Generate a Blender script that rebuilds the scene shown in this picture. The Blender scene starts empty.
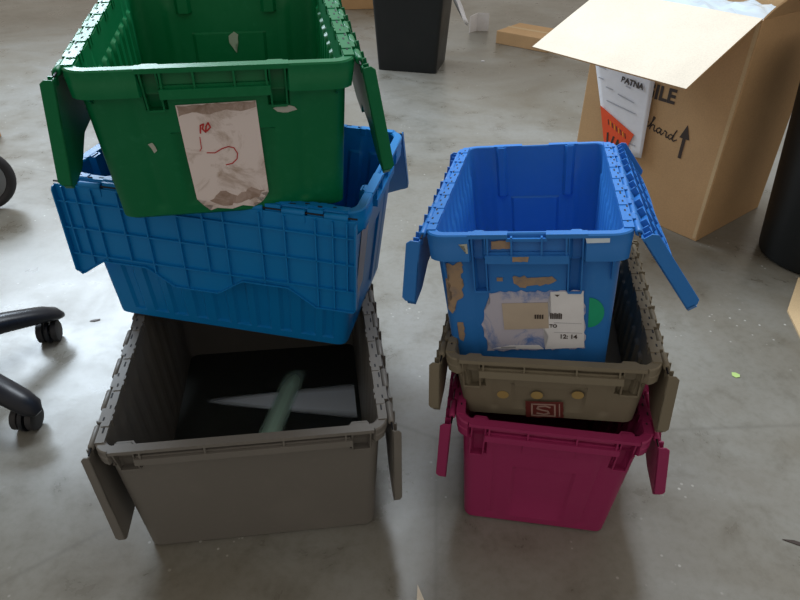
import bpy, bmesh, math, random
from mathutils import Vector, Matrix
random.seed(7)
S = bpy.context.scene
C = bpy.context.collection
D = math.pi/180
S.view_settings.view_transform = 'Standard'
S.view_settings.look = 'None'
S.view_settings.gamma = 1
S.view_settings.exposure = 0.0
S.view_settings.use_curve_mapping = False

# ------------------------------------------------------------ materials
def nodes(name):
    m = bpy.data.materials.new(name); m.use_nodes = True
    nt = m.node_tree; return m, nt, nt.nodes['Principled BSDF']
def ramp(nt, fac, stops):
    r = nt.nodes.new('ShaderNodeValToRGB')
    el = r.color_ramp.elements
    while len(el) > 1: el.remove(el[-1])
    el[0].position = stops[0][0]; el[0].color = (*stops[0][1], 1)
    for p, c in stops[1:]:
        e = el.new(p); e.color = (*c, 1)
    nt.links.new(fac, r.inputs[0]); return r.outputs[0]
def noise(nt, scale, detail=3, rough=.55, vec=None, dist=0):
    n = nt.nodes.new('ShaderNodeTexNoise'); n.inputs['Scale'].default_value = scale
    n.inputs['Detail'].default_value = detail; n.inputs['Roughness'].default_value = rough
    n.inputs['Distortion'].default_value = dist
    if vec: nt.links.new(vec, n.inputs['Vector'])
    return n.outputs[0]
def objco(nt, scale=None):
    t = nt.nodes.new('ShaderNodeTexCoord').outputs['Object']
    if scale:
        mp = nt.nodes.new('ShaderNodeMapping'); mp.inputs['Scale'].default_value = scale
        nt.links.new(t, mp.inputs[0]); return mp.outputs[0]
    return t
def mix(nt, fac, a, b):
    m = nt.nodes.new('ShaderNodeMix'); m.data_type = 'RGBA'
    for inp, v in ((m.inputs['Factor'], fac), (m.inputs['A'] if 0 else m.inputs[6], a), (m.inputs[7], b)):
        if isinstance(v, (tuple, list)): inp.default_value = (*v[:3], 1)
        elif isinstance(v, (int, float)): inp.default_value = v
        else: nt.links.new(v, inp)
    return m.outputs[2]
def bump(nt, b, h, strength=.2, dist=.002):
    n = nt.nodes.new('ShaderNodeBump'); n.inputs['Strength'].default_value = strength
    n.inputs['Distance'].default_value = dist
    nt.links.new(h, n.inputs['Height']); nt.links.new(n.outputs[0], b.inputs['Normal'])
def plastic(name, col, rough=.38, dirt=(.30, .28, .25), amount=.35, spec=.28):
    m, nt, b = nodes(name)
    co = objco(nt)
    n1 = noise(nt, 9, 6, .65, co); n2 = noise(nt, 70, 4, .6, co)
    f1 = ramp(nt, n1, [(.50, (0, 0, 0)), (.80, (1, 1, 1))])
    f2 = ramp(nt, n2, [(.56, (0, 0, 0)), (.75, (1, 1, 1))])
    mm = nt.nodes.new('ShaderNodeMath'); mm.operation = 'MULTIPLY'
    nt.links.new(f1, mm.inputs[0]); mm.inputs[1].default_value = amount*.45
    c1 = mix(nt, mm.outputs[0], col, dirt)
    m2 = nt.nodes.new('ShaderNodeMath'); m2.operation = 'MULTIPLY'
    nt.links.new(f2, m2.inputs[0]); m2.inputs[1].default_value = amount*.35
    c2 = mix(nt, m2.outputs[0], c1, dirt)
    nt.links.new(c2, b.inputs['Base Color'])
    rr = nt.nodes.new('ShaderNodeMapRange'); nt.links.new(n1, rr.inputs[0])
    rr.inputs[3].default_value = rough-.08; rr.inputs[4].default_value = rough+.15
    nt.links.new(rr.outputs[0], b.inputs['Roughness'])
    b.inputs['Specular IOR Level'].default_value = spec
    bump(nt, b, n2, .08, .001)
    return m
def simple(name, col, rough=.6, metal=0, spec=.5):
    m, nt, b = nodes(name)
    n = noise(nt, 25, 3, .6, objco(nt))
    nt.links.new(mix(nt, n, tuple(c*.88 for c in col), tuple(min(1, c*1.1) for c in col)), b.inputs['Base Color'])
    b.inputs['Roughness'].default_value = rough; b.inputs['Metallic'].default_value = metal
    b.inputs['Specular IOR Level'].default_value = spec
    return m
def cardboard(name, col, rough=.85):
    m, nt, b = nodes(name)
    co = objco(nt, (1, 1, 1))
    w = noise(nt, 220, 3, .6, co); n = noise(nt, 6, 4, .6, co)
    c = mix(nt, n, tuple(v*.84 for v in col), tuple(min(1, v*1.12) for v in col))
    sp = ramp(nt, w, [(.35, (.82, .82, .82)), (.6, (1, 1, 1))])
    mu = nt.nodes.new('ShaderNodeMix'); mu.data_type = 'RGBA'; mu.blend_type = 'MULTIPLY'
    mu.inputs[0].default_value = .5
    nt.links.new(c, mu.inputs[6]); nt.links.new(sp, mu.inputs[7])
    nt.links.new(mu.outputs[2], b.inputs['Base Color'])
    b.inputs['Roughness'].default_value = rough; b.inputs['Specular IOR Level'].default_value = .2
    bump(nt, b, w, .06, .001)
    return m
def stained_paper(name, base, stain, scale=9, lo=.45, hi=.7, rough=.6):
    m, nt, b = nodes(name)
    n = noise(nt, scale, 6, .7, objco(nt), 1.0)
    nt.links.new(ramp(nt, n, [(lo, base), (hi, stain)]), b.inputs['Base Color'])
    b.inputs['Roughness'].default_value = rough
    return m

def floor_mat():
    m, nt, b = nodes('polished_concrete')
    co = objco(nt)
    big = noise(nt, .9, 5, .6, co, .6); mid = noise(nt, 6, 6, .68, co, .3); fine = noise(nt, 60, 5, .65, co)
    c = ramp(nt, big, [(.34, (.160, .142, .110)), (.50, (.240, .237, .216)), (.64, (.295, .304, .298))])
    f = ramp(nt, mid, [(.32, (.68, .66, .62)), (.48, (.96, .96, .95)), (.66, (1.0, 1.0, 1.0)), (.76, (1.12, 1.13, 1.15))])
    mu = nt.nodes.new('ShaderNodeMix'); mu.data_type = 'RGBA'; mu.blend_type = 'MULTIPLY'; mu.inputs[0].default_value = .85
    nt.links.new(c, mu.inputs[6]); nt.links.new(f, mu.inputs[7])
    f2 = ramp(nt, fine, [(.30, (.84, .83, .80)), (.55, (1, 1, 1))])
    mu2 = nt.nodes.new('ShaderNodeMix'); mu2.data_type = 'RGBA'; mu2.blend_type = 'MULTIPLY'; mu2.inputs[0].default_value = .7
    nt.links.new(mu.outputs[2], mu2.inputs[6]); nt.links.new(f2, mu2.inputs[7])
    # pale specks of aggregate and spilt paint
    v = nt.nodes.new('ShaderNodeTexVoronoi'); v.inputs['Scale'].default_value = 34
    v.inputs['Randomness'].default_value = 1; nt.links.new(co, v.inputs['Vector'])
    sp = ramp(nt, v.outputs['Distance'], [(.07, (1, 1, 1)), (.13, (0, 0, 0))])
    gate = ramp(nt, noise(nt, 3.0, 4, .6, co), [(.50, (0, 0, 0)), (.62, (1, 1, 1))])
    mm = nt.nodes.new('ShaderNodeMath'); mm.operation = 'MULTIPLY'; nt.links.new(sp, mm.inputs[0]); nt.links.new(gate, mm.inputs[1])
    m3 = nt.nodes.new('ShaderNodeMath'); m3.operation = 'MULTIPLY'; nt.links.new(mm.outputs[0], m3.inputs[0]); m3.inputs[1].default_value = .8
    c3 = mix(nt, m3.outputs[0], mu2.outputs[2], (.60, .60, .57))
    # hairline cracks
    v2 = nt.nodes.new('ShaderNodeTexVoronoi'); v2.feature = 'DISTANCE_TO_EDGE'; v2.inputs['Scale'].default_value = .55
    wv = nt.nodes.new('ShaderNodeMapping'); nt.links.new(co, wv.inputs[0]); wv.inputs['Location'].default_value = (.35, .2, 0)
    nt.links.new(wv.outputs[0], v2.inputs['Vector'])
    ck = ramp(nt, v2.outputs['Distance'], [(.0006, (.35, .35, .35)), (.0022, (0, 0, 0))])
    c4 = mix(nt, ck, c3, (.12, .115, .10))
    nt.links.new(c4, b.inputs['Base Color'])
    rr = nt.nodes.new('ShaderNodeMapRange'); nt.links.new(mid, rr.inputs[0])
    rr.inputs[1].default_value = .3; rr.inputs[2].default_value = .7
    rr.inputs[3].default_value = .24; rr.inputs[4].default_value = .42
    nt.links.new(rr.outputs[0], b.inputs['Roughness'])
    b.inputs['Specular IOR Level'].default_value = .55
    bump(nt, b, fine, .10, .002)
    return m

def light_streak_mat(name, col, wedge):
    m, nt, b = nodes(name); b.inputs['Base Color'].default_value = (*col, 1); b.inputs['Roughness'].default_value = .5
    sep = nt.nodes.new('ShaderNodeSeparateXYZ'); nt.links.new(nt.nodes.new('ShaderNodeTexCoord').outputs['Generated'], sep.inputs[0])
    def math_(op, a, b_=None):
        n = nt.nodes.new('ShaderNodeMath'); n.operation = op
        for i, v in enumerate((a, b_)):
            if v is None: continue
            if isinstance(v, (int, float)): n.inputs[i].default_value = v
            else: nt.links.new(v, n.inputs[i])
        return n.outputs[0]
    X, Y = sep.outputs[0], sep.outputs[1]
    if wedge:                                 # pale streak of light painted as a wedge widening along its length
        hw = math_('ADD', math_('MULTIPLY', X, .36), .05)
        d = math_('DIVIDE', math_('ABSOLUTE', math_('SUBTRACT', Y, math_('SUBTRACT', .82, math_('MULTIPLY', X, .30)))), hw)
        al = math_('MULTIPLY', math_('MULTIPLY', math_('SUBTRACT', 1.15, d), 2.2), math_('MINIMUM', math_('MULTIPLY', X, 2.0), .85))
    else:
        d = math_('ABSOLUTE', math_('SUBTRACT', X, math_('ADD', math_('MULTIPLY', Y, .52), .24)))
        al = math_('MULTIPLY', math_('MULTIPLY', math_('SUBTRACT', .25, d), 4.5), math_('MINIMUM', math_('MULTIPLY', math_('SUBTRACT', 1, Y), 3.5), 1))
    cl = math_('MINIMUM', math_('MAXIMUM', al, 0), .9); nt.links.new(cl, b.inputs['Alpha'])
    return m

M = dict(
    green=plastic('green_plastic', (.001, .150, .052), .36, (.06, .34, .18), .30),
    blue_deep=plastic('azure_plastic', (.002, .190, .520), .40, (.03, .24, .46), .25),
    blue=plastic('royal_blue_plastic', (.028, .185, .560), .36, (.10, .28, .60), .30),
    gray=plastic('grey_plastic', (.160, .150, .138), .40, (.24, .22, .20), .5),
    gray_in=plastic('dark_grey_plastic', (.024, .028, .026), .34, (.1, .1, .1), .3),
    tan=plastic('taupe_plastic', (.195, .168, .122), .45, (.24, .21, .16), .4),
    magenta=plastic('magenta_plastic', (.310, .026, .112), .40, (.42, .08, .18), .30),
    black=plastic('black_plastic', (.012, .015, .017), .40, (.05, .05, .05), .3),
    chair=plastic('glossy_black_nylon', (.012, .014, .020), .26, (.05, .05, .05), .2),
    rubber=simple('black_rubber', (.020, .020, .024), .6),
    slot=simple('dark_slot', (.01, .012, .018), .8),
    darksteel=simple('dark_wire', (.04, .04, .045), .45, 1),
    steel=simple('dull_steel', (.30, .31, .33), .40, 1),
    kraft=cardboard('kraft_cardboard', (.56, .36, .19)),
    kraft_in=cardboard('pale_cardboard', (.78, .71, .60)),
    kraft_pale=cardboard('light_cardboard', (.62, .46, .27)),
    paper=simple('white_paper', (.80, .81, .86), .6),
    paper_dirty=stained_paper('dirty_paper', (.84, .74, .73), (.36, .24, .17), 14, .50, .76),
    label_torn=stained_paper('scuffed_label', (.50, .49, .60), (.10, .20, .50), 16, .50, .66),
    label_beige=simple('beige_label', (.50, .42, .34), .6),
    orange=simple('orange_sticker', (.85, .09, .02), .5),
    gold=simple('yellow_print', (.80, .42, .03), .5),
    ink=simple('black_ink', (.045, .030, .025), .6),
    greyink=simple('grey_ink', (.42, .43, .48), .6),
    red=simple('red_ink', (.55, .03, .03), .6),
    green_dot=simple('green_sticker', (.005, .36, .19), .45),
    stain=stained_paper('grime', (.50, .38, .34), (.25, .16, .11), 30, .40, .70),
    residue=stained_paper('glue_residue', (.36, .25, .16), (.20, .17, .17), 40, .45, .75, .7),
    residue_pale=simple('pale_residue', (.44, .46, .41), .7),
    yellow_dot=simple('ochre_glue', (.36, .25, .09), .6),
    maroon=simple('maroon_print', (.13, .025, .022), .5),
    pinkish=simple('faded_print', (.36, .24, .21), .5),
    film=simple('clear_film', (.62, .74, .86), .18),
    leaf=simple('green_scrap', (.42, .60, .20), .6),
    streak=light_streak_mat('pale_light_streak', (.75, .86, 1.0), True),
    streak_green=light_streak_mat('greenish_light_streak', (.55, .85, .74), False),
)

# ------------------------------------------------------------ mesh helpers
def link(name, me, mat=None, parent=None, loc=None):
    o = bpy.data.objects.new(name, me); C.objects.link(o)
    if mat is not None and me is not None:
        for m in (mat if isinstance(mat, (list, tuple)) else [mat]): me.materials.append(m)
    if parent: o.parent = parent
    if loc: o.location = loc
    return o
def obj(name, bm, mat, parent=None, smooth=None, bevel=None, loc=None):
    if len(bm.faces): bmesh.ops.recalc_face_normals(bm, faces=bm.faces)
    me = bpy.data.meshes.new(name); bm.to_mesh(me); bm.free()
    o = link(name, me, mat, parent, loc)
    if smooth is not None:
        for p in me.polygons: p.use_smooth = True
        try: me.set_sharp_from_angle(angle=smooth*D)
        except Exception: pass
    if bevel:
        b = o.modifiers.new('bevel', 'BEVEL'); b.width = bevel; b.segments = 2; b.limit_method = 'ANGLE'; b.angle_limit = 40*D
        b.harden_normals = False
    return o
def tag(o, label, cat, group=None):
    o['label'] = label; o['category'] = cat
    if group: o['group'] = group
    return o
def box(bm, x0, x1, y0, y1, z0, z1, mt=None):
    vs = [bm.verts.new((x, y, z)) for x in (x0, x1) for y in (y0, y1) for z in (z0, z1)]
    if mt is not None:
        for v in vs: v.co = mt @ v.co
    for f in ((0, 1, 3, 2), (4, 6, 7, 5), (0, 4, 5, 1), (2, 3, 7, 6), (0, 2, 6, 4), (1, 5, 7, 3)):
        bm.faces.new([vs[i] for i in f])
    return vs
def hexa(bm, pts):
    """8 points ordered like box(): x-major, y, z"""
    vs = [bm.verts.new(p) for p in pts]
    for f in ((0, 1, 3, 2), (4, 6, 7, 5), (0, 4, 5, 1), (2, 3, 7, 6), (0, 2, 6, 4), (1, 5, 7, 3)):
        bm.faces.new([vs[i] for i in f])
def lathe(bm, prof, n=32, mt=None, cap=True):
    rings = []
    for r, z in prof:
        ring = [bm.verts.new((r*math.cos(2*math.pi*i/n), r*math.sin(2*math.pi*i/n), z)) for i in range(n)]
        rings.append(ring)
    if mt is not None:
        for rg in rings:
            for v in rg: v.co = mt @ v.co
    for a, b in zip(rings, rings[1:]):
        for i in range(n): bm.faces.new((a[i], a[(i+1) % n], b[(i+1) % n], b[i]))
    if cap:
        bm.faces.new(rings[0][::-1]); bm.faces.new(rings[-1])
def tube(bm, pts, rad, n=10):
    pts = [Vector(p) for p in pts]; rings = []
    if not isinstance(rad, (list, tuple)): rad = [rad]*len(pts)
    up = Vector((0, 0, 1))
    for i, p in enumerate(pts):
        d = (pts[min(i+1, len(pts)-1)]-pts[max(i-1, 0)]).normalized()
        s = d.cross(up)
        if s.length < .1: s = d.cross(Vector((0, 1, 0)))
        s.normalize(); u = s.cross(d)
        r = rad[i]; rx, ry = (r if isinstance(r, (tuple, list)) else (r, r))
        rings.append([bm.verts.new(p+s*rx*math.cos(2*math.pi*k/n)+u*ry*math.sin(2*math.pi*k/n)) for k in range(n)])
    for a, b in zip(rings, rings[1:]):
        for i in range(n): bm.faces.new((a[i], a[(i+1) % n], b[(i+1) % n], b[i]))
    bm.faces.new(rings[0][::-1]); bm.faces.new(rings[-1])
def slab(bm, outline, t, f):
    """outline of 2D points mapped by f(u,v,h); a thin plate of thickness t"""
    a = [bm.verts.new(f(u, v, 0)) for u, v in outline]; b = [bm.verts.new(f(u, v, t)) for u, v in outline]
    bm.faces.new(a[::-1]); bm.faces.new(b)
    for i in range(len(a)): bm.faces.new((a[i], a[(i+1) % len(a)], b[(i+1) % len(a)], b[i]))
def text_mesh(name, body, size, mat, parent, mw, shear=0, extrude=.0003, bold=0, sx=1):
    cu = bpy.data.curves.new(name, 'FONT'); cu.body = body; cu.size = size; cu.shear = shear
    cu.extrude = extrude; cu.offset = bold; cu.align_x = 'LEFT'
    o = bpy.data.objects.new(name, cu); C.objects.link(o)
    bpy.context.view_layer.update()
    me = bpy.data.meshes.new_from_object(o.evaluated_get(bpy.context.evaluated_depsgraph_get()))
    bpy.data.objects.remove(o)
    me.transform(mw @ Matrix.Diagonal((sx, 1, 1, 1)))
    me.name = name
    return link(name, me, mat, parent)

# ------------------------------------------------------------ totes
def rrect(hx, hy, r, step=.007):
    """points round a rounded rectangle, starting mid right side, counter-clockwise: (x, y, nx, ny)"""
    out = []
    def seg(p, q, n):
        Ln = math.dist(p, q); k = max(2, int(Ln/step))
        for i in range(k): t = i/k; out.append((p[0]+(q[0]-p[0])*t, p[1]+(q[1]-p[1])*t, *n))
    def arc(c, a0):
        for i in range(5): a = a0+i*math.pi/10; out.append((c[0]+r*math.cos(a), c[1]+r*math.sin(a), math.cos(a), math.sin(a)))
    seg((hx, -hy+r), (hx, hy-r), (1, 0)); arc((hx-r, hy-r), 0)
    seg((hx-r, hy), (-hx+r, hy), (0, 1)); arc((-hx+r, hy-r), math.pi/2)
    seg((-hx, hy-r), (-hx, -hy+r), (-1, 0)); arc((-hx+r, -hy+r), math.pi)
    seg((-hx+r, -hy), (hx-r, -hy), (0, -1)); arc((hx-r, -hy+r), 1.5*math.pi)
    return out

FL = .013                                   # how far the rim stands proud of the wall
def tote(name, pose, mat, lids, label, cat='storage tote', inner=None, corr=.005, pocket=(.20, .27), pdepth=.085,
         band=.040, dip=True, skirt=.018, knuckles=7, group=None, recess=True, rimmat=None, teeth=True):
    x, y, z, yaw, a, b, W, L, H, tw, tl = pose
    root = bpy.data.objects.new(name, None); C.objects.link(root)
    root.location = (x, y, z); root.rotation_mode = 'YXZ'; root.rotation_euler = (a, b, yaw)
    root.empty_display_size = .1
    tag(root, label, cat, group)
    r0 = .022
    sxx = (W/2-FL)/(W/2)
    base = rrect(W/2, L/2, r0)              # reference loop; every level is scaled from it
    def lvl_dims(zz):
        t = max(0, min(1, zz/H))
        hx = (W/2-tw)+(W/2-FL-(W/2-tw))*t; hy = (L/2-tl)+(L/2-FL-(L/2-tl))*t
        return hx, hy
    def corr_off(px, py, nx, ny, zz):
        o = 0
        if abs(ny) > .9 and pocket[0]*W+.001 < abs(px)*sxx < pocket[1]*W-.001 and zz > H-pdepth+.0005: return -.010
        if zz < .022 or zz > H-band-.006: return 0
        if abs(nx) > .9:
            k = (py/L)*11
            fr = (k % 1)
            if abs(py) < L*.44: o = -corr if fr < .5 else 0
        elif abs(ny) > .9 and recess:
            if abs(px) < W*.19 and .03 < zz < H*.60: o = -.0045
            elif W*.30 < abs(px) < W*.335: o = -.002
        return o
    def loop(bm, zz, inset, use_corr=True):
        hx, hy = lvl_dims(zz); hx -= inset; hy -= inset; vs = []
        for (px, py, nx, ny) in base:
            qx = px*hx/(W/2); qy = py*hy/(L/2)
            o = corr_off(px, py, nx, ny, zz) if use_corr else 0
            vs.append(bm.verts.new((qx+nx*o, qy+ny*o, zz)))
        return vs
    def bridge(bm, A, B):
        n = len(A)
        for i in range(n): bm.faces.new((A[i], A[(i+1) % n], B[(i+1) % n], B[i]))
    zs = [H-pdepth, H-pdepth+.001, .006, .021, .023, .031, H*.35, H*.595, H*.605, H-band-.008, H-band-.004, H]
    zs = sorted(set(round(v, 5) for v in zs))
    bm = bmesh.new(); th = .0035
    outer = [loop(bm, 0, .006, False)]+[loop(bm, v, 0) for v in zs]
    inn = [loop(bm, max(v, .008), th) for v in zs]
    for A, B in zip(outer, outer[1:]): bridge(bm, A, B)
    for A, B in zip(inn, inn[1:]): bridge(bm, B, A)
    bridge(bm, outer[-1], inn[-1])
    bm.faces.new(outer[0][::-1]); bm.faces.new(inn[0])
    # underside ribs so the base reads as moulded
    hx, hy = lvl_dims(0)
    body = obj('body', bm, [mat], root, 35)
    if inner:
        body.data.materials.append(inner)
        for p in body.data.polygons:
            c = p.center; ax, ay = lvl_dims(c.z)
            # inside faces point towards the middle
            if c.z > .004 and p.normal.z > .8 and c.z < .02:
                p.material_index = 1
    # ---------------- rim: a flange swept round the mouth, deep on the ends and shallow on the hinged sides
    bm = bmesh.new(); prof = []
    mx = pocket[1]*W+.006                   # the middle of each end is open framework
    for (px, py, nx, ny) in base:
        e = abs(ny)                          # 1 on ends
        hb = band if e > .35 else .020
        d = FL
        if e > .9 and abs(px)*sxx < mx-.004: d = .004
        if e > .9 and pocket[0]*W+.001 < abs(px)*sxx < pocket[1]*W-.001: d = -.006
        hx1, hy1 = lvl_dims(H); hx2, hy2 = lvl_dims(H-hb)
        def P(hx, hy, o, zz): return bm.verts.new((px*hx/(W/2)+nx*o, py*hy/(L/2)+ny*o, zz))
        zt = H
        prof.append([P(hx1, hy1, -th-.0005, zt-.001), P(hx1, hy1, -th+.001, zt+.0015), P(hx1, hy1, d-.002, zt+.0015), P(hx1, hy1, d, zt-.001),
                     P(hx1, hy1, d-.001, H-hb*.45), P(hx1, hy1, d+.0002, H-hb*.5), P(hx1, hy1, d-.001, H-hb+.001), P(hx2, hy2, 0, H-hb-.001)])
    n = len(prof)
    for i in range(n):
        A = prof[i]; B = prof[(i+1) % n]
        for k in range(len(A)-1): bm.faces.new((A[k], A[k+1], B[k+1], B[k]))
    for e in (-1, 1):                        # framework of the ends
        yo = e*(L/2); yi = e*(L/2-FL-.003)
        y0, y1 = sorted((yo, yi))
        dd = .030 if dip else 0
        for s0, s1 in (((-mx), -dd), (dd, mx)) if dip else ((-mx, mx),):
            box(bm, s0, s1, y0-.0004, y1+.0004, H-.005, H+.0021)
        if dip: box(bm, -dd-.002, dd+.002, y0+(.002 if e < 0 else 0), y1-(0 if e < 0 else .002), H-.011, H-.006)
        p0, p1 = pocket[0]*W, pocket[1]*W
        # bottom lip between the pockets, standing a little proud as a hand grip
        box(bm, -p0, p0, y0-(.002 if e < 0 else 0), y1+(0 if e < 0 else .002), H-band-.002, H-band+.012)
        box(bm, -p0*.98, p0*.98, y0+(.004 if e < 0 else 0), y1-(0 if e < 0 else .004), H-band+.010, H-band+.016)
        for q in (-p0*.94, -p0*.36, p0*.36, p0*.94):
            box(bm, q-.0015, q+.0015, y0, y1, H-band, H-.003)
        for q in (-1, 1):                    # pockets: two fins running down the wall, closed below
            zb = H-pdepth
            _, hyb = lvl_dims(zb)
            yb = e*(hyb-.002)
            for xx in (p0, p1):
                X0 = q*xx-.0013; X1 = q*xx+.0013
                pts = []
                for X in (X0, X1):
                    for (ya, yz) in (((yo, yb+e*.006)), ((yi-e*.002, yb-e*.001))):
                        pts += [(X, yz, zb), (X, ya, H-.001)]
                hexa(bm, pts)
            xa, xb = sorted((q*p0, q*p1))
            box(bm, xa, xb, *sorted((yb-e*.001, yb+e*.007)), zb-.002, zb+.0015)
        for q in (-1, 1):                    # small stiffening fin near each corner
            X = q*(W/2-.030); zb = H-pdepth*.78; _, hyb = lvl_dims(zb)
            hexa(bm, [(X-.0015, e*(hyb+.001), zb), (X-.0015, yo-e*.001, H-band+.001), (X-.0015, e*(hyb-.003), zb), (X-.0015, yi, H-band+.001),
                      (X+.0015, e*(hyb+.001), zb), (X+.0015, yo-e*.001, H-band+.001), (X+.0015, e*(hyb-.003), zb), (X+.0015, yi, H-band+.001)])
    # toothed ledge on the hinged sides
    for s in (-1, 1):
        nn = knuckles
        box(bm, *sorted((s*(W/2-.0165), s*(W/2-.001))), -L/2+.024, L/2-.024, H-.004, H+.0035)
        for k in range(nn):
            ya = -L/2+.022+(L-.044)*(k+.56)/nn; yb = ya+(L-.044)/nn*.42
            box(bm, *sorted((s*(W/2-.004), s*(W/2+.0055))), ya+.002, min(yb-.002, L/2-.02), H-.016, H+.002)
            box(bm, *sorted((s*(W/2-.0165), s*(W/2-.003))), ya-.012, yb, H+.003, H+.0048)
            for j in range(2 if teeth else 0):
                yh = ya+.002+j*.016
                box(bm, *sorted((s*(W/2-.0185), s*(W/2-.016))), yh, yh+.010, H-.010, H+.0045)
    nf = len(bm.faces)
    for s in (-1, 1):
        for k in range(knuckles*3):
            yy = -L/2+.05+(L-.1)*k/(knuckles*3-1)
            xx = s*(W/2-.007+(.003 if k % 2 else -.002))
            box(bm, xx-.0013, xx+.0013, yy-.004, yy+(.004 if k % 3 else .009), H+.0030, H+(.0052 if k % 3 else .0040))
    rim = obj('rim', bm, [rimmat or mat, M['slot']], root, 35)
    for i in range(nf, len(rim.data.polygons)): rim.data.polygons[i].material_index = 1
    # ---------------- lids
    hgx = W/2+.006; hgz = H-.006
    for (s, th_deg, w_near, amp, ph, *hook) in lids:
        th_ = th_deg*D; sd = .003
        un = Vector((s*math.sin(th_), 0, -math.cos(th_)))      # away from the hinge
        nn_ = Vector((s*math.cos(th_), 0, math.sin(th_)))       # out of the face
        o0 = Vector((s*hgx, 0, hgz))
        def F(u, v, h): return o0+un*u+Vector((0, v, 0))+nn_*h
        wm = w_near
        y0, y1 = -L/2+.006, L/2-.006
        def wid(v):
            t = (v-y0)/(y1-y0)
            if hook:
                q_ = max(0, min(1, (t-.10)/.06)); return wm-hook[0]*q_*q_*(3-2*q_)+amp*math.sin(12*max(0, t-.16))
            wv = math.sin(2*math.pi*(2*t)+ph)
            wv = max(-1, min(1, wv*1.8))
            w0 = max(-1, min(1, math.sin(ph)*1.8)) if ph else 0
            return wm+amp*(wv-w0)
        K = 72
        vs_ = [y0+(y1-y0)*i/K for i in range(K+1)]
        outl = [(.004, y0)]+[(wid(v)-(.008 if i in (0, K) else 0), v) for i, v in enumerate(vs_)]+[(.004, y1)]
        bm = bmesh.new()
        # plate as strips (keeps faces clean along the wavy edge)
        top = []
        for i, v in enumerate(vs_):
            w = outl[i+1][0]; top.append([bm.verts.new(F(.004+(w-.004)*j/3, v, h)) for h in (0, sd) for j in range(4)])
        for A, B in zip(top, top[1:]):
            for j in range(3):
                bm.faces.new((A[j], A[j+1], B[j+1], B[j])); bm.faces.new((A[4+j], B[4+j], B[5+j], A[5+j]))
            bm.faces.new((A[0], B[0], B[4], A[4])); bm.faces.new((A[3], A[7], B[7], B[3]))
        for A in (top[0], top[-1]):
            for j in range(3): bm.faces.new((A[j], A[4+j], A[5+j], A[j+1]))
        # skirt along the near and far ends and along the wavy edge
        t_ = .0028
        for v, dv in ((y0, t_), (y1, -t_)):
            w = wid(v)-.008
            slab(bm, [(.006, 0), (w, 0), (w, skirt*.75), (w-.006, skirt), (.012, skirt), (.006, skirt*.7)], dv, lambda u, q, h: F(u, v+h, q))
        for i in range(K):
            u0, v0 = outl[i+1]; u1, v1 = outl[i+2]
            hexa(bm, [F(u0-t_, v0, 0), F(u0-t_, v0, skirt*.62), F(u0, v0, 0), F(u0, v0, skirt*.62),
                      F(u1-t_, v1, 0), F(u1-t_, v1, skirt*.62), F(u1, v1, 0), F(u1, v1, skirt*.62)])
        obj('lid', bm, mat, root, bevel=.0008)
        lid = C.objects[-1] if False else root.children[-1] if root.children else None
        lid = [o for o in bpy.data.objects if o.parent == root and o.name.split('.')[0] == 'lid'][-1]
        # lattice of stiffening ribs on the lid's underside (it faces outwards when the lid hangs open)
        bm = bmesh.new()
        wmin = min(wid(v) for v in vs_)
        ur = [wmin*f for f in (.22, .56, .92)]
        for u in ur:
            box(bm, 0, 1, 0, 1, 0, 1); vv = bm.verts[-8:] if False else None
            bm.verts.ensure_lookup_table()
            for q in bm.verts[-8:]:
                q.co = F(u-.0013+.0026*q.co.x, y0+.001+(y1-y0-.002)*q.co.y, .0005+skirt*.6*q.co.z)
        for k, fr in enumerate((.03, .075, .13, .23, .31, .43, .50, .59, .70, .78, .87, .925, .97)):
            v = y0+(y1-y0)*fr; w = wid(v)-.006 if k % 3 else wmin*.92
            bm.verts.ensure_lookup_table()
            box(bm, 0, 1, 0, 1, 0, 1)
            bm.verts.ensure_lookup_table()
            for q in bm.verts[-8:]:
                q.co = F(.006+(w-.006)*q.co.x, v-.0013+.0026*q.co.y, .0005+skirt*.6*q.co.z)
        obj('stiffening_rib', bm, mat, lid)['label'] = 'lattice of moulded ribs on the lid'
        # hinge: lid knuckles and the wire pin
        for k in range(knuckles):
            bm = bmesh.new(); ya = -L/2+.022+(L-.044)*k/knuckles; yb = ya+(L-.044)/knuckles*(.55 if teeth else .95)
            mt = Matrix.Translation((s*hgx, ya, hgz)) @ Matrix.Rotation(-90*D, 4, 'X')
            lathe(bm, [(.0045, 0), (.0060, .002), (.0060, yb-ya-.002), (.0045, yb-ya)], 12, mt)
            bm.verts.ensure_lookup_table(); box(bm, 0, 1, 0, 1, 0, 1); bm.verts.ensure_lookup_table()
            for q in bm.verts[-8:]: q.co = F(.018*q.co.x, ya+(yb-ya)*q.co.y, -.001+.0055*q.co.z)
            obj('hinge_knuckle', bm, mat, lid, 40)
        bm = bmesh.new()
        mt = Matrix.Translation((s*hgx, -L/2+.006, hgz)) @ Matrix.Rotation(-90*D, 4, 'X')
        lathe(bm, [(.0016, 0), (.0016, L-.012)], 8, mt)
        obj('hinge_pin', bm, M['darksteel'], lid)
    root['dims'] = 0
    del root['dims']
    def face(xx, zz, h=0):                   # a point on the front wall, h proud of it
        _, hy = lvl_dims(zz); _, hy0 = lvl_dims(0); _, hy1 = lvl_dims(H)
        nz = -(hy1-hy0)/H; n_ = Vector((0, -1, nz)).normalized()
        return Vector((xx, -hy, zz))+n_*h
    return root, face, (W, L, H)

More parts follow.
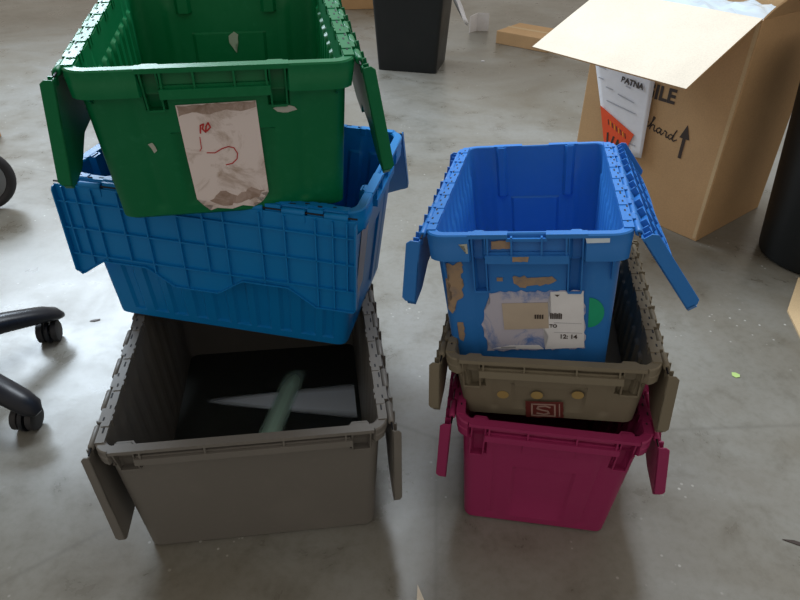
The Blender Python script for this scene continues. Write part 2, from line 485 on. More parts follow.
POSE = dict(
 gray=(-0.3053, 1.0993, 0.0, 0.1335, 0.0, 0.0, 0.4932, 0.6783, 0.3183, 0.0253, 0.045),
 bluem=(-0.3207, 1.2266, 0.3188, 1.3905, 0.034, 0.0060, 0.3975, 0.569, 0.3240, 0.0391, 0.0398),
 green=(-0.3227, 1.2230, 0.6415, 0.1903, 0.0628, 0.0029, 0.4085, 0.5582, 0.2632, 0.021, 0.0501),
 mag=(0.312, 1.0880, 0.0, -0.1399, 0.0, 0.0, 0.3487, 0.5599, 0.2955, 0.033, 0.0301),
 tan=(0.3166, 1.0988, 0.26, -0.1861, -0.0873, -0.0919, 0.3632, 0.5607, 0.1453, 0.0308, 0.0395),
 bluer=(0.2817, 1.1321, 0.3283, -0.2012, -0.1095, -0.1283, 0.329, 0.5507, 0.288, 0.0309, 0.0437))

# lids: (side, degrees out from hanging straight down, width at the near end, wave, phase)
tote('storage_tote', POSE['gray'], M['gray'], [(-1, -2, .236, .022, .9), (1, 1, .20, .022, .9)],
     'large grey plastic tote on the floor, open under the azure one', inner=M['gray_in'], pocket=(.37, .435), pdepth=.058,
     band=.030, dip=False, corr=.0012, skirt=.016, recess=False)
tb, fb, db = tote('storage_tote', POSE['bluem'], M['blue_deep'], [(-1, -2, .196, .018, .8), (1, 34, .23, .018, -.8)],
     'azure blue plastic tote lying crosswise between the green and the large grey totes', band=.040, skirt=.014, pdepth=.075)
tg, fg, dg = tote('storage_tote', POSE['green'], M['green'], [(-1, 7, .175, .020, .9), (1, 11, .185, .020, .9)],
     'dark green plastic tote with a torn white label, on top of the left stack', skirt=.020, pocket=(.19, .245), pdepth=.066, band=.040, dip=False)
tm, fm, dm = tote('storage_tote', POSE['mag'], M['magenta'], [(-1, 1, .155, .015, .9), (1, 9, .135, .015, .9)],
     'magenta plastic tote on the floor at the bottom of the right stack', pocket=(.34, .41), pdepth=.088, band=.034, dip=False, skirt=.020)
tt, ft, dt = tote('storage_tote', POSE['tan'], M['tan'], [(-1, 3, .115, .012, .9), (1, -2, .13, .012, .9)],
     'taupe plastic tote with a maroon emblem, between the magenta and royal blue totes', pocket=(.33, .41), pdepth=.068, band=.030, dip=False, skirt=.020)
tr, fr_, dr = tote('storage_tote', POSE['bluer'], M['blue'], [(-1, 9, .128, .015, .9), (1, 32, .155, .006, .9, .050)],
     'royal blue plastic tote with scraped label and green dot, topping the right stack', teeth=False, corr=.0028, pocket=(.20, .265), pdepth=.110, band=.046, skirt=.024)

def patch(name, face, pts, mat, parent, h=.0008, t=.0005, label=None, jag=0):
    pl = []
    for i, p in enumerate(pts):
        q = pts[(i+1) % len(pts)]; pl.append(p)
        if jag:
            k = max(1, int(math.dist(p, q)/.006))
            for j in range(1, k):
                tt_ = j/k; pl.append((p[0]+(q[0]-p[0])*tt_+random.uniform(-jag, jag), p[1]+(q[1]-p[1])*tt_+random.uniform(-jag, jag)))
    bm = bmesh.new(); slab(bm, pl, t, lambda u, v, hh: face(u, v, h+hh))
    bmesh.ops.triangulate(bm, faces=[f for f in bm.faces if len(f.verts) > 4])
    o = obj(name, bm, mat, parent)
    if label: o['label'] = label
    return o
def stroke(name, face, pts, w, mat, parent, h=.0022, label=None):
    bm = bmesh.new()
    for p, q in zip(pts, pts[1:]):
        d = Vector((q[0]-p[0], q[1]-p[1])); d.normalize(); n = Vector((-d.y, d.x))*w/2; e = d*w*.3
        P = Vector(p)-e; Q = Vector(q)+e
        slab(bm, [tuple(P-n), tuple(Q-n), tuple(Q+n), tuple(P+n)], .0003, lambda u, v, hh: face(u, v, h+hh))
    o = obj(name, bm, mat, parent)
    if label: o['label'] = label
    return o
def dotpts(cx, cy, rx, ry=None, n=20, a0=0, a1=360):
    ry = ry or rx
    return [(cx+rx*math.cos((a0+(a1-a0)*i/n)*D), cy+ry*math.sin((a0+(a1-a0)*i/n)*D)) for i in range(n+(0 if a1-a0 == 360 else 1))]

# green tote's label
lb = patch('label', fg, [(-.063, .207), (.053, .210), (.057, .060), (.058, .040)], M['paper_dirty'], tg, label='dirty white paper label')
lb.data.clear_geometry()
bm = bmesh.new()
out = [(-.062, .204), (-.03, .2045), (0, .205), (.054, .206), (.055, .15), (.056, .09), (.057, .040), (.044, .038), (.052, .031), (.036, .029), (.044, .020), (.030, .019),
       (.030, .012), (.012, .016), (-.006, .010), (-.030, .014), (-.042, .010), (-.036, .020), (-.052, .022), (-.046, .030), (-.060, .034), (-.0615, .12)]
slab(bm, out, .0005, lambda u, v, hh: fg(u, v, .0008+hh)); bmesh.ops.triangulate(bm, faces=[f for f in bm.faces if len(f.verts) > 4])
bm.to_mesh(lb.data); bm.free(); 
patch('stain', fg, [(-.060, .203), (.053, .205), (.053, .196), (.030, .190), (.010, .194), (-.015, .187), (-.040, .192), (-.0605, .186)], M['stain'], lb, h=.0014, jag=.0015, label='brown grime along the top of the label')
patch('stain', fg, [(-.040, .030), (-.020, .048), (.006, .036), (.030, .052), (.052, .044), (.040, .030), (.010, .022), (-.02, .018)], M['stain'], lb, h=.0014, jag=.003, label='brown grime along the torn bottom of the label')
stroke('pen_mark', fg, [(-.030, .122), (-.018, .121), (-.006, .128), (.004, .131), (.012, .128), (.016, .118), (.014, .108), (.006, .100), (-.004, .098)], .0016, M['red'], lb, label='red pen curve')
stroke('pen_mark', fg, [(-.040, .126), (-.037, .130), (-.036, .150)], .0012, M['red'], lb)
stroke('pen_mark', fg, [(-.034, .157), (-.032, .170), (-.027, .172), (-.030, .164), (-.026, .158), (-.024, .168), (-.020, .174), (-.018, .166), (-.024, .160)], .0022, M['red'], lb, label='red pen scribble')
patch('residue', fg, [(.078, .192), (.092, .197), (.110, .193), (.114, .188), (.100, .184), (.084, .186)], M['residue_pale'], tg, jag=.001)
patch('residue', fg, [(-.114, .142), (-.107, .144), (-.103, .130), (-.108, .126)], M['residue_pale'], tg, jag=.0008)
# a scrap of old label on the inside of the far wall
Wg, Lg, Hg = dg
def back_in(xx, zz, h=0):
    hy = (Lg/2-.0501)+(Lg/2-FL-(Lg/2-.0501))*zz/Hg
    return Vector((xx, hy-.0035-.0048-h, zz))
patch('residue', back_in, [(u-.004, v+.045) for u, v in [(.002, .108), (.014, .116), (.022, .110), (.020, .094), (.013, .088), (.015, .074), (.008, .085), (.002, .094)]], M['residue_pale'], tg, h=.002, jag=.0008)

# royal blue tote's label
lr = patch('label', fr_, [(-.064, .174), (-.03, .178), (.092, .180), (.095, .12), (.098, .062), (.02, .056), (-.072, .050), (-.068, .066), (-.076, .082), (-.072, .096),
     (-.080, .108), (-.074, .124), (-.074, .138), (-.062, .155)], M['label_torn'], tr, jag=.0022, label='torn white label rubbed through to the blue')
patch('clean_corner', fr_, [(.038, .178), (.091, .1795), (.0965, .064), (.030, .058), (.036, .085), (.026, .108), (.040, .135)], M['paper'], lr, h=.0015, label='intact white part of the label')
patch('clean_corner', fr_, [(-.062, .056), (.028, .058), (.020, .066), (-.030, .064)], M['paper'], lr, h=.0015, label='intact white strip of the label')
patch('inner_sticker', fr_, [(-.043, .154), (.034, .157), (.036, .104), (-.040, .099)], M['label_beige'], lr, h=.0022, label='beige sticker on the label')
for q in range(6):
    patch('print', fr_, [(.038+q*.0034, .124), (.0405+q*.0034, .124), (.0405+q*.0034, .136-(q % 2)*.002), (.038+q*.0034, .136)], M['ink'], lr, h=.0024)
for q in range(4):
    patch('print', fr_, [(.012+q*.0040, .124), (.0148+q*.0040, .124), (.0148+q*.0040, .133), (.012+q*.0040, .132)], M['ink'], lr, h=.0030)
def face_mat(face, x0, z0, h):
    o = face(x0, z0, h); ux = (face(x0+.01, z0, h)-o).normalized(); uz = (face(x0, z0+.01, h)-o).normalized(); n = ux.cross(uz)
    m = Matrix((( ux.x, uz.x, n.x, o.x), (ux.y, uz.y, n.y, o.y), (ux.z, uz.z, n.z, o.z), (0, 0, 0, 1)))
    return m
text_mesh('print', '12: 14', .012, M['ink'], lr, face_mat(fr_, .054, .083, .0026), bold=.0003)
text_mesh('print', 'TO', .009, M['ink'], lr, face_mat(fr_, .037, .106, .0026), bold=.0003)
stroke('print', fr_, [(-.046, .060), (-.022, .061)], .003, M['greyink'], lr, h=.003)
stroke('print', fr_, [(.045, .116), (.090, .115)], .0008, M['greyink'], lr, h=.0026)
stroke('print', fr_, [(.045, .096), (.092, .095)], .0008, M['greyink'], lr, h=.0026)
patch('print', fr_, [(.045, .173), (.053, .173), (.049, .169)], M['ink'], lr, h=.0026)
patch('sticker', fr_, dotpts(.101, .137, .025, .030, 16, -90, 90), M['green_dot'], tr, h=.0012, label='green half-round sticker')
patch('tape_residue', fr_, [(-.136, .232), (-.122, .228), (-.108, .236), (-.107, .200), (-.109, .165), (-.122, .150), (-.130, .130), (-.136, .140), (-.128, .170), (-.130, .200)], M['residue'], tr, jag=.0032, label='strip of peeled brown tape')
patch('tape_residue', fr_, [(-.122, .112), (-.112, .112), (-.110, .085), (-.114, .070), (-.120, .074)], M['residue'], tr, jag=.0015)
patch('tape_residue', fr_, [(-.024, .206), (.040, .208), (.048, .200), (.030, .193), (.008, .190), (-.012, .186), (-.022, .194)], M['residue'], tr, jag=.0032)
patch('tape_residue', fr_, [(-.050, .205), (-.040, .205), (-.040, .198), (-.050, .198)], M['residue'], tr, jag=.001)
Wr, Lr, Hr = dr
def rim_face(y_, ): return lambda xx, zz, h=0: Vector((xx, -y_-h, zz))
rb = rim_face(Lr/2-FL+.006)
patch('tape_residue', rb, [(-.056, .276), (-.026, .277), (-.024, .264), (-.056, .262)], M['residue'], tr, h=0, jag=.001)
rb2 = rim_face(Lr/2+.0025)
patch('tape_residue', rb2, [(-.022, .253), (.004, .253), (.002, .244), (-.022, .244)], M['residue'], tr, h=0, jag=.001)
patch('scratch', rim_face(Lr/2+.0004), [(-.108, .274), (-.094, .275), (-.093, .258), (-.096, .258), (-.098, .271)], M['residue_pale'], tr, h=0)
patch('tape', rim_face(Lr/2+.0004), [(.090, .283), (.126, .283), (.126, .276), (.092, .275)], M['film'], tr, h=0, label='bit of clear tape')

# taupe tote: three glue dots and the maroon emblem
for (cx, cz) in ((-.080, .058), (-.020, .062), (.050, .069)):
    patch('glue_dot', ft, dotpts(cx, cz, .0105, .0095), M['yellow_dot'], tt, h=.0008, label='round yellow glue dot')
em = patch('emblem', ft, [(-.040, .046), (.026, .050), (.029, .008), (-.038, .004)], M['maroon'], tt, h=.0016, jag=.001, label='worn maroon square emblem')
stroke('emblem_frame', ft, [(-.028, .040), (.012, .042), (.014, .012), (-.027, .010), (-.028, .040)], .003, M['pinkish'], em, h=.0024, label='faded pale square outline')
stroke('emblem_letter', ft, [(.004, .034), (-.004, .037), (-.016, .035), (-.018, .029), (-.010, .026), (.000, .024), (.003, .018), (-.006, .015), (-.018, .017)], .0036, M['pinkish'], em, h=.0024, label='faded letter S')
stroke('emblem_frame', ft, [(.020, .044), (.022, .012)], .002, M['pinkish'], em, h=.0024)
# magenta tote: raised panel on the front
bm = bmesh.new()
slab(bm, [(-.048, .243), (.048, .243), (.048, .222), (-.048, .222)], .003, lambda u, v, hh: fm(u, v, -.001+hh))
obj('raised_panel', bm, M['magenta'], tm, bevel=.001)
bm = bmesh.new()
slab(bm, [(-.060, .113), (.060, .113), (.060, .092), (.036, .088), (.030, .082), (-.06, .082)], .003, lambda u, v, hh: ft(u, v, -.001+hh))
obj('raised_panel', bm, M['tan'], tt, bevel=.001)
# azure tote: pale label on its short right-hand end
bm = bmesh.new()
slab(bm, [(-.120, .255), (-.060, .262), (-.058, .100), (-.110, .090)], .0006, lambda u, v, hh: fb(u, v, .001+hh))
obj('label', bm, M['greyink'], tb)['label'] = 'pale grey worn label on the end wall'
# grey tote: streaks of light crossing its bottom, painted as pale patches
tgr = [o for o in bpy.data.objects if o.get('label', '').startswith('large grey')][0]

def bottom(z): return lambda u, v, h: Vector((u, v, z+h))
for nm, pts, mt_, zz in (('white light streak painted across the bottom', [(-.160, -.005), (.208, -.005), (.208, .130), (-.160, .130)], M['streak'], .0082),
                         ('greenish light streak painted across the white one', [(-.030, -.028), (.095, -.028), (.095, .200), (-.030, .200)], M['streak_green'], .0086)):
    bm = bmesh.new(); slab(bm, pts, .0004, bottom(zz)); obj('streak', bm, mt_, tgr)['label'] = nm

# ------------------------------------------------------------ big cardboard box
cx, cy, cz, cyaw, _, _, cw, cl, ch, _, _ = (1.035, 2.3819, 0.0, -0.8942, 0, 0, 0.57, 0.4381, 0.735, 0, 0)
cb = bpy.data.objects.new('cardboard_box', None); C.objects.link(cb); cb.location = (cx, cy, 0); cb.rotation_euler = (0, 0, cyaw)
tag(cb, 'tall brown cardboard box standing open behind the royal blue tote', 'cardboard box')
t = .005
bm = bmesh.new()
hx, hy = cw/2, cl/2
def wallring(z0, z1):
    o = [bm.verts.new((sx*hx, sy*hy, z)) for z in (z0, z1) for sx, sy in ((-1, -1), (1, -1), (1, 1), (-1, 1))]
    i = [bm.verts.new((sx*(hx-t), sy*(hy-t), z)) for z in (z0+t, z1) for sx, sy in ((-1, -1), (1, -1), (1, 1), (-1, 1))]
    for k in range(4):
        n = (k+1) % 4
        bm.faces.new((o[k], o[n], o[4+n], o[4+k])); bm.faces.new((i[k], i[4+k], i[4+n], i[n])); bm.faces.new((o[4+k], o[4+n], i[4+n], i[4+k]))
    bm.faces.new(o[0:4][::-1]); bm.faces.new(i[0:4])
wallring(0, ch)
obj('carton', bm, M['kraft'], cb, bevel=.003)
def flap(name, side, w, ang, mat_out, mat_in, curve=0, ext=0):
    """side 'f','b','l','r'; ang degrees above the horizontal, folding outwards"""
    half = hx if side in 'fb' else hy
    N = 10; bm = bmesh.new(); layers = []
    for j in range(N+1):
        s = w*j/N; aa = (ang+curve*(j/N))*D
        if j == 0: px, pz = 0, 0
        else: px += w/N*math.cos(aa); pz += w/N*math.sin(aa)
        layers.append((px, pz, aa))
    def tr_(a_, o_, z_):
        if side == 'f': return (a_, -hy-o_, ch+z_)
        if side == 'b': return (-a_, hy+o_, ch+z_)
        if side == 'r': return (hx+o_, a_, ch+z_)
        return (-hx-o_, -a_, ch+z_)
    rows = []
    for (px, pz, aa) in layers:
        nx, nz = -math.sin(aa), math.cos(aa)
        rows.append([bm.verts.new(tr_(sgn*(half-.003), px+nx*h, pz+nz*h)) for h in (0, t) for sgn in (-1, 1)])
    top = []; 
    for A, B in zip(rows, rows[1:]):
        bm.faces.new((A[0], A[1], B[1], B[0])); top.append(bm.faces.new((A[2], B[2], B[3], A[3])))
        bm.faces.new((A[0], B[0], B[2], A[2])); bm.faces.new((A[1], A[3], B[3], B[1]))
    bm.faces.new((rows[0][0], rows[0][2], rows[0][3], rows[0][1])); bm.faces.new((rows[-1][0], rows[-1][1], rows[-1][3], rows[-1][2]))
    bm.faces.index_update(); ids = [f.index for f in top]
    o = obj('flap', bm, [mat_out, mat_in], cb, 30)
    for i in ids: o.data.polygons[i].material_index = 1
    o['label'] = name
flap('wide pale front flap folded outwards', 'f', .360, -22, M['kraft'], M['kraft_in'], curve=-2)
flap('side flap bending up and out', 'r', .20, 62, M['kraft'], M['kraft'], curve=-42)
flap('far flap standing up', 'b', .22, 60, M['kraft'], M['kraft_pale'])
flap('left flap folded outwards', 'l', .20, 20, M['kraft'], M['kraft_in'])
def cf(xx, zz, h=0): return Vector((xx, -hy-h, zz))
def cmat(x0, z0, h, rot=0):
    return Matrix.Translation((x0, -hy-h, z0)) @ Matrix.Rotation(90*D, 4, 'X') @ Matrix.Rotation(rot*D, 4, 'Z')
text_mesh('print', 'FRAGILE', .066, M['ink'], cb, cmat(-.160, .436, .001), bold=.0022, sx=.97)['label'] = 'black stencilled word FRAGILE'
text_mesh('print', 'Or', .052, M['ink'], cb, cmat(-.080, .340, .001), shear=.35, sx=.95)
CH = [[(.022,.030),(.014,.036),(.004,.030),(.001,.016),(.006,.004),(.016,.004),(.028,.014),(.040,.050),(.044,.064),(.038,.066),(.036,.040),(.033,.002)],
      [(.034,.016),(.042,.030),(.049,.028),(.048,.010),(.052,.003),(.060,.012)],
      [(.076,.026),(.068,.030),(.060,.020),(.060,.008),(.066,.003),(.074,.014),(.077,.028),(.075,.008),(.080,.003),(.088,.018)],
      [(.088,.026),(.092,.030),(.098,.027),(.098,.012),(.101,.003),(.108,.010)],
      [(.124,.024),(.116,.028),(.108,.018),(.109,.006),(.115,.003),(.122,.014),(.129,.040),(.134,.058),(.128,.036),(.124,.008),(.130,.003),(.140,.016)]]
for st_ in CH:
    stroke('print', cf, [(-.022+u, .334+v*.72-u*.16) for u, v in st_], .0042, M['ink'], cb, h=.001, label='handwritten black script word')
ar = bmesh.new()
slab(ar, [(.1385, .266), (.1505, .266), (.1505, .335), (.163, .335), (.1445, .383), (.126, .335), (.1385, .335)], .0004, lambda u, v, hh: cf(u, v, .001+hh))
obj('arrow', ar, M['ink'], cb)['label'] = 'black arrow pointing up'
# highlight on the rounded near corner, painted as a lighter strip
bm = bmesh.new()
box(bm, hx-.016, hx-.004, -hy-.0011, -hy-.0004, .01, ch-.01)
obj('tape', bm, M['kraft_pale'], cb)['label'] = 'painted highlight strip beside the near corner'  # painted highlight, not a piece of tape
bm = bmesh.new()
box(bm, hx-.028, hx-.002, -.01, .0, .0, .02); bm.clear()
# packing film inside the mouth
G = 14; grid = []
for i in range(G+1):
    row = []
    for j in range(G+1):
        u = -hx+.012+(2*hx-.024)*i/G; v = -hy+.012+(2*hy-.024)*j/G
        edge = min(i, G-i, j, G-j)
        row.append(bm.verts.new((u, v, ch-.050+random.uniform(-.012, .018)*(edge > 0)+.028*min(1, edge/3))))
    grid.append(row)
for i in range(G):
    for j in range(G): bm.faces.new((grid[i][j], grid[i+1][j], grid[i+1][j+1], grid[i][j+1]))
fo = obj('packing_film', bm, M['film'], cb, 60)
fo['label'] = 'bluish crumpled plastic film inside the box'
so = fo.modifiers.new('s', 'SOLIDIFY'); so.thickness = .001
# packing slip hanging from under the front flap
ps = bpy.data.objects.new('packing_slip', None); C.objects.link(ps); ps.location = cb.location; ps.rotation_euler = cb.rotation_euler
tag(ps, 'white printed paper slip with orange corner, hanging against the brown box', 'paper')
def pf(xx, zz, h=0):
    k = (zz-.23)/.3
    return Vector((xx, -hy-.006-.012*(1-max(0, min(1, k)))-h, zz))
bm = bmesh.new()
TL, TR, BR, BL = (-.283, .560), (-.010, .530), (.014, .227), (-.130, .200)
NN = 12; g = []
for i in range(NN+1):
    row = []
    for j in range(NN+1):
        u = i/NN; v = j/NN
        xl = TL[0]+(BL[0]-TL[0])*v; zl = TL[1]+(BL[1]-TL[1])*v; xr = TR[0]+(BR[0]-TR[0])*v; zr = TR[1]+(BR[1]-TR[1])*v
        row.append(bm.verts.new(pf(xl+(xr-xl)*u, zl+(zr-zl)*u)))
    g.append(row)
for i in range(NN):
    for j in range(NN): bm.faces.new((g[i][j], g[i][j+1], g[i+1][j+1], g[i+1][j]))
o = obj('sheet', bm, M['paper'], ps, 60); sm = o.modifiers.new('s', 'SOLIDIFY'); sm.thickness = .0006
st = patch('orange_label', pf, [(-.196, .362), (-.034, .300), (-.056, .222), (-.135, .200)], M['orange'], ps, h=.004, label='orange sticker with black marks')
def pmat(x0, z0, h, rot):
    o_ = pf(x0, z0, h); return Matrix.Translation(o_) @ Matrix.Rotation(90*D, 4, 'X') @ Matrix.Rotation(rot*D, 4, 'Z')
text_mesh('print', 'BATNA', .028, M['ink'], ps, pmat(-.134, .462, .004, -4), bold=.001)
for (xa, za, xb_, zb_) in ((-.235, .492, -.205, .489), (-.228, .455, -.208, .453), (-.110, .452, -.092, .450), (-.135, .418, -.065, .405), (-.175, .385, -.05, .37), (-.10, .265, -.02, .262), (-.19, .43, -.16, .427)):
    stroke('print', pf, [(xa, za), (xb_, zb_)], .004, M['greyink'], ps, h=.0022)
for (xa, za, xb_, zb_) in ((-.150, .322, -.060, .290),):
    n_ = 9
    for k in range(n_):
        X = xa+(xb_-xa)*k/n_; Z = za+(zb_-za)*k/n_
        stroke('print', pf, [(X, Z), (X+.006, Z-.016)], .003, M['gold'] if k % 2 else M['ink'], st, h=.0052)
stroke('print', pf, [(-.140, .275), (-.133, .236), (-.118, .230), (-.112, .268)], .007, M['ink'], st, h=.0052)
stroke('print', pf, [(-.098, .228), (-.092, .262), (-.078, .224), (-.070, .256)], .007, M['ink'], st, h=.0052)

# ------------------------------------------------------------ bins behind
def taper_box(bm, w0, d0, w1, d1, h, r, th=.004, z0=0):
    ref = rrect(w0/2, d0/2, r, .05)
    def lp(w, d, z, rr):
        return [bm.verts.new((x*w/w0, y*d/d0, z)) for (x, y, _, _) in ref]
    A = lp(w0, d0, z0, r); B = lp(w1, d1, h, r); Ci = lp(w1-2*th, d1-2*th, h, r); Di = lp(w0-2*th, d0-2*th, z0+th, r)
    def br(P, Q):
        n = len(P)
        for i in range(n): bm.faces.new((P[i], P[(i+1) % n], Q[(i+1) % n], Q[i]))
    br(A, B); br(B, Ci); br(Ci, Di); bm.faces.new(A[::-1]); bm.faces.new(Di)
wb = bpy.data.objects.new('waste_bin', None); C.objects.link(wb); wb.location = (.062, 4.235, 0); wb.rotation_euler = (0, 0, -13*D)
tag(wb, 'black square waste bin behind the left stack with white liner hanging out', 'bin')
bm = bmesh.new(); taper_box(bm, .36, .33, .46, .42, .72, .02); obj('body', bm, M['black'], wb, 35)
bm = bmesh.new()
for sgn in (-1, 1):
    box(bm, -.24, .24, *sorted((sgn*.205, sgn*.222)), .69, .725); box(bm, *sorted((sgn*.225, sgn*.242)), -.22, .22, .69, .725)
obj('rim', bm, M['black'], wb, bevel=.003)
# the liner's loose tail
bm = bmesh.new(); rows = []
tail = [(.215, .00, .72, .06), (.235, -.01, .64, .06), (.245, -.02, .55, .055), (.250, -.03, .46, .05), (.262, -.04, .40, .05), (.290, -.045, .345, .045), (.318, -.05, .30, .035), (.335, -.05, .27, .02)]
for (a_, b_, z_, w_) in tail: rows.append([bm.verts.new((a_+.012*math.sin(k*2.2+z_*20), b_-w_+2*w_*k/6, z_+.004*math.cos(k*3))) for k in range(7)])
for A, B in zip(rows, rows[1:]):
    for k in range(6): bm.faces.new((A[k], A[k+1], B[k+1], B[k]))
o = obj('liner', bm, M['paper'], wb, 60); o['label'] = 'loose white tail of the bin liner'; sm = o.modifiers.new('s', 'SOLIDIFY'); sm.thickness = .002

rbn = bpy.data.objects.new('waste_bin', None); C.objects.link(rbn); rbn.location = (1.405, 1.935, 0)
tag(rbn, 'black round bin at the right edge beside the tall brown box', 'bin')
bm = bmesh.new(); lathe(bm, [(.150, 0), (.164, .006), (.168, .02), (.222, .66), (.216, .66), (.160, .03), (.0, .028)], 48, cap=False)
bm.faces.new([v for v in bm.verts[:48]][::-1]) if False else None
obj('body', bm, M['black'], rbn, 40)
bm = bmesh.new(); lathe(bm, [(.221, .635), (.232, .640), (.234, .668), (.228, .674), (.214, .668), (.214, .655)], 48, cap=False); obj('rim', bm, M['black'], rbn, 40)

# ------------------------------------------------------------ small things on the floor
bm = bmesh.new()
box(bm, -.2, .2, -.16, .16, 0, .085)
fb_ = obj('cardboard_box', bm, M['kraft'], None, bevel=.004, loc=(.905, 4.80, 0)); fb_.rotation_euler = (0, 0, -38*D)
tag(fb_, 'small flat brown box lying on the floor left of the big box flap', 'cardboard box')
bm = bmesh.new(); box(bm, -.202, .202, -.018, .018, .0845, .0862); box(bm, .1995, .2015, -.018, .018, .04, .0855)
obj('tape', bm, M['kraft_pale'], fb_)['label'] = 'strip of packing tape'
# folded white card
fc = bmesh.new()
slab(fc, [(-.045, 0), (.045, 0), (.045, .125), (-.045, .125)], .003, lambda u, v, h: Vector((u, h, v)))
mt = Matrix.Translation((-.045, 0, 0)) @ Matrix.Rotation(-128*D, 4, 'Z')
slab(fc, [(0, 0), (.085, 0), (.085, .115), (0, .125)], .003, lambda u, v, h: mt @ Vector((u, h, v)))
o = obj('folded_card', fc, M['paper'], None, loc=(.590, 5.16, 0)); o.rotation_euler = (0, 0, -4*D)
tag(o, 'small white folded card standing on the floor beyond the black square bin', 'card')
# orange-brown box behind green tote's right lid
bm = bmesh.new(); box(bm, -.20, .20, -.15, .15, 0, .20)
o = obj('cardboard_box', bm, M['kraft'], None, bevel=.004, loc=(-.44, 6.02, 0)); o.rotation_euler = (0, 0, 12*D)
tag(o, 'brown box far back, glimpsed between the green tote and black square bin', 'cardboard box')
bm = bmesh.new(); box(bm, -.201, .201, -.02, .02, .199, .2012); obj('tape', bm, M['kraft_pale'], o)
# box at left edge behind the wheel
bm = bmesh.new(); box(bm, -.17, .17, -.13, .13, 0, .09)
o = obj('cardboard_box', bm, M['kraft'], None, bevel=.004, loc=(-2.03, 2.80, 0)); o.rotation_euler = (0, 0, 8*D)
tag(o, 'brown box corner at the left edge, just beyond the black wheel', 'cardboard box')
bm = bmesh.new(); box(bm, -.02, .02, -.131, .131, .089, .0912); obj('tape', bm, M['kraft_pale'], o)
# flat cardboard sheet at right edge
bm = bmesh.new()
slab(bm, [(0, 0), (.122, .182), (.50, .12), (.40, -.42), (-.045, -.225)], .005, lambda u, v, h: Vector((u, v, h)))
o = obj('cardboard_sheet', bm, M['kraft_pale'], None, loc=(1.166, 1.605, .0)); tag(o, 'pale cardboard sheet poking in at the right edge near the round bin', 'cardboard sheet')

def scrap(name, pts, at, mat, h, label, cat):
    bm = bmesh.new(); n = len(pts)
    slab(bm, pts, .001, lambda u, v, hh: Vector((u, v, hh+h*(abs(u)+abs(v)))))
    o = obj(name, bm, mat, None, loc=(*at, 0.0004)); tag(o, label, cat); return o
scrap('scrap', [(-.010, -.004), (-.004, -.012), (.008, -.010), (.012, 0), (.004, .008), (-.006, .009)], (.889, 1.313), M['leaf'], .02, 'yellow-green scrap on the bare floor right of the totes', 'scrap')
scrap('paper_scrap', [(-.012, -.04), (.016, -.042), (-.008, .022)], (.047, .682), M['kraft_in'], .05, 'small pointed beige paper scrap at the bottom edge', 'scrap')
scrap('splinter', [(-.024, .012), (-.008, .004), (.022, -.010), (.020, .000), (.0, .010)], (.800, .800), M['ink'], .02, 'small dark splinter on the floor near the lower right edge', 'debris')
scrap('pebble', [(-.010, -.008), (.010, -.008), (.012, .006), (0, .012), (-.011, .006)], (.515, 4.33), M['paper'], .05, 'tiny white crumb between the square bin and flat box', 'debris')
scrap('splinter', [(-.014, -.004), (0, -.006), (.014, .002), (.012, .007), (-.006, .003)], (-.885, 1.52), M['ink'], .02, 'small dark splinter right of the chair caster', 'debris')

# ------------------------------------------------------------ office chair at the left edge
ch_ = bpy.data.objects.new('office_chair', None); C.objects.link(ch_); ch_.location = (-1.150, 1.200, 0)
tag(ch_, 'black office chair on casters, only its star base showing at the left edge', 'chair')
a1 = math.atan2(1.406-1.190, -.974+1.165)+.06
for k in range(5):
    a_ = a1-k*72*D; dx, dy = math.cos(a_), math.sin(a_)
    bm = bmesh.new()
    P_ = [(.02, .135), (.08, .135), (.14, .128), (.20, .114), (.255, .098), (.295, .086), (.325, .072), (.340, .060)]
    tube(bm, [(dx*r, dy*r, z) for r, z in P_], [(.034, .030), (.034, .029), (.034, .027), (.033, .025), (.032, .023), (.031, .020), (.027, .016), (.012, .008)], 16)
    obj('leg', bm, M['chair'], ch_, 60)
    bm = bmesh.new(); yaw_c = a_+(.9, 1.9, .3, 2.2, 1.1)[k]
    cxx, cyy = dx*.292, dy*.292
    base_m = Matrix.Translation((cxx, cyy, .0295)) @ Matrix.Rotation(yaw_c, 4, 'Z')
    for s_ in (-1, 1):
        mt = base_m @ Matrix.Translation((0, s_*.018, 0)) @ Matrix.Rotation(90*D, 4, 'X')
        lathe(bm, [(.010, -.010), (.024, -.010), (.0295, -.007), (.0295, .007), (.024, .010), (.010, .010)], 24, mt)
    cst = obj('caster', bm, M['rubber'], ch_, 40)
    bm = bmesh.new()
    lathe(bm, [(.006, .02), (.006, .05)], 10, Matrix.Translation((cxx, cyy, .015)))
    mt = base_m @ Matrix.Rotation(90*D, 4, 'X')
    lathe(bm, [(.032, -.005), (.033, -.003), (.033, .003), (.032, .005)], 24, mt)
    obj('hood', bm, M['chair'], cst, 40)
bm = bmesh.new(); lathe(bm, [(.045, .10), (.050, .115), (.050, .15), (.040, .165), (.028, .17), (.026, .30), (.014, .30), (.014, .42)], 28); obj('gas_column', bm, M['chair'], ch_, 40)
bm = bmesh.new()
for zz, hh in ((.42, .0),): pass
lp = []
for sc, z in ((.80, .425), (.97, .435), (1, .455), (1, .480), (.95, .498), (.80, .505)):
    lp.append([bm.verts.new((x*sc, y*sc, z)) for x, y, _, _ in rrect(.20, .21, .09, .05)])
for A, B in zip(lp, lp[1:]):
    for i in range(len(A)): bm.faces.new((A[i], A[(i+1) % len(A)], B[(i+1) % len(A)], B[i]))
bm.faces.new(lp[0][::-1]); bm.faces.new(lp[-1]); obj('seat', bm, M['rubber'], ch_, 50)

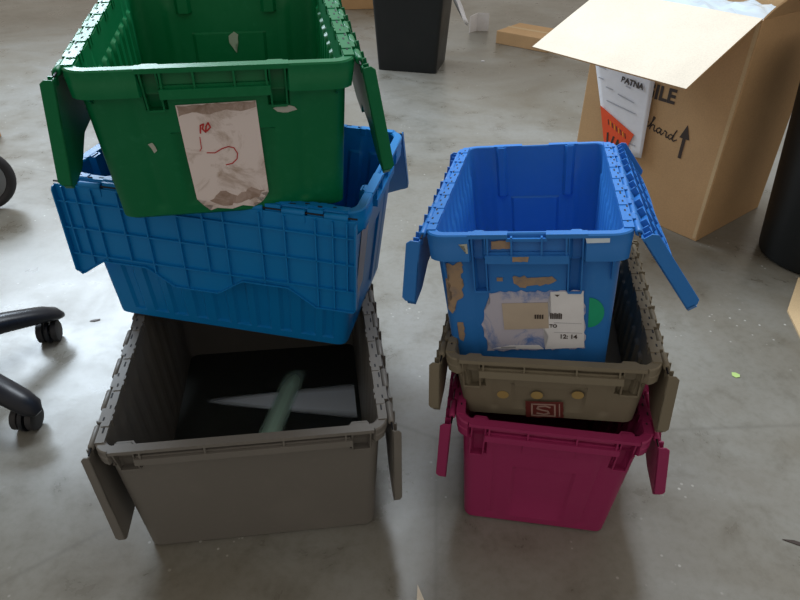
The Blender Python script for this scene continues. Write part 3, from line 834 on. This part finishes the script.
# black wheel at the left edge
wh = bpy.data.objects.new('cart_wheel', None); C.objects.link(wh); wh.location = (-1.545, 2.20, 0); wh.rotation_euler = (0, 0, 28*D)
tag(wh, 'black rubber wheel standing at the left edge in front of a brown box', 'wheel')
mt = Matrix.Translation((0, 0, .122)) @ Matrix.Rotation(90*D, 4, 'X')
bm = bmesh.new()
prof = [(.088+.0*0, -.016)]
ringp = [(.104+.018*math.cos(q*36*D), .018*math.sin(q*36*D)) for q in range(11)]
lathe(bm, ringp, 40, mt, cap=False); bmesh.ops.remove_doubles(bm, verts=bm.verts, dist=.0005); obj('tyre', bm, M['rubber'], wh, 60)
bm = bmesh.new(); lathe(bm, [(.088, -.008), (.088, .008), (.06, .012), (.03, .012), (.03, .02), (.006, .02), (.006, -.02), (.03, -.02), (.03, -.012), (.06, -.012), (.088, -.008)], 40, mt, cap=False)
obj('hub', bm, M['steel'], wh, 40)

# ------------------------------------------------------------ floor
bm = bmesh.new()
vs = [bm.verts.new(p) for p in ((-9, -4, 0), (9, -4, 0), (9, 14, 0), (-9, 14, 0), (-9, -4, -.1), (9, -4, -.1), (9, 14, -.1), (-9, 14, -.1))]
for f in ((0, 1, 2, 3), (7, 6, 5, 4), (0, 4, 5, 1), (1, 5, 6, 2), (2, 6, 7, 3), (3, 7, 4, 0)): bm.faces.new([vs[i] for i in f])
fl = obj('floor', bm, floor_mat()); fl['kind'] = 'structure'

# ------------------------------------------------------------ light
w = bpy.data.worlds.new('world'); S.world = w; w.use_nodes = True
w.node_tree.nodes['Background'].inputs[0].default_value = (.93, .85, .74, 1); w.node_tree.nodes['Background'].inputs[1].default_value = .52
def area(name, loc, target, sx, sy, power, col, spread=180):
    l = bpy.data.lights.new(name, 'AREA'); l.shape = 'RECTANGLE'; l.size = sx; l.size_y = sy; l.energy = power; l.color = col; l.spread = spread*D
    o = bpy.data.objects.new(name, l); C.objects.link(o); o.location = loc
    o.rotation_euler = (Vector(target)-Vector(loc)).to_track_quat('-Z', 'Y').to_euler(); return o
area('window_light', (-2.8, 4.8, 2.7), (-.9, 1.6, 0), 2.2, 1.3, 80, (.74, .87, 1), 125)
area('skylight', (.2, 3.1, 4.0), (.1, 1.3, 0), 2.4, 1.2, 51, (.84, .92, 1), 100)

# ------------------------------------------------------------ camera
h, p, r, f = 1.146576, 0.609608, 0.011204, 654.819
F_ = Vector((0, math.cos(p), -math.sin(p))); R_ = Vector((1, 0, 0)); U_ = Vector((0, math.sin(p), math.cos(p)))
R2 = math.cos(r)*R_+math.sin(r)*U_; U2 = -math.sin(r)*R_+math.cos(r)*U_
cam = bpy.data.cameras.new('camera'); co = bpy.data.objects.new('camera', cam); C.objects.link(co)
co.matrix_world = Matrix(((R2.x, U2.x, -F_.x, 0), (R2.y, U2.y, -F_.y, 0), (R2.z, U2.z, -F_.z, h), (0, 0, 0, 1)))
cam.sensor_width = 36; cam.lens = f/800*36; cam.clip_start = .05
S.camera = co
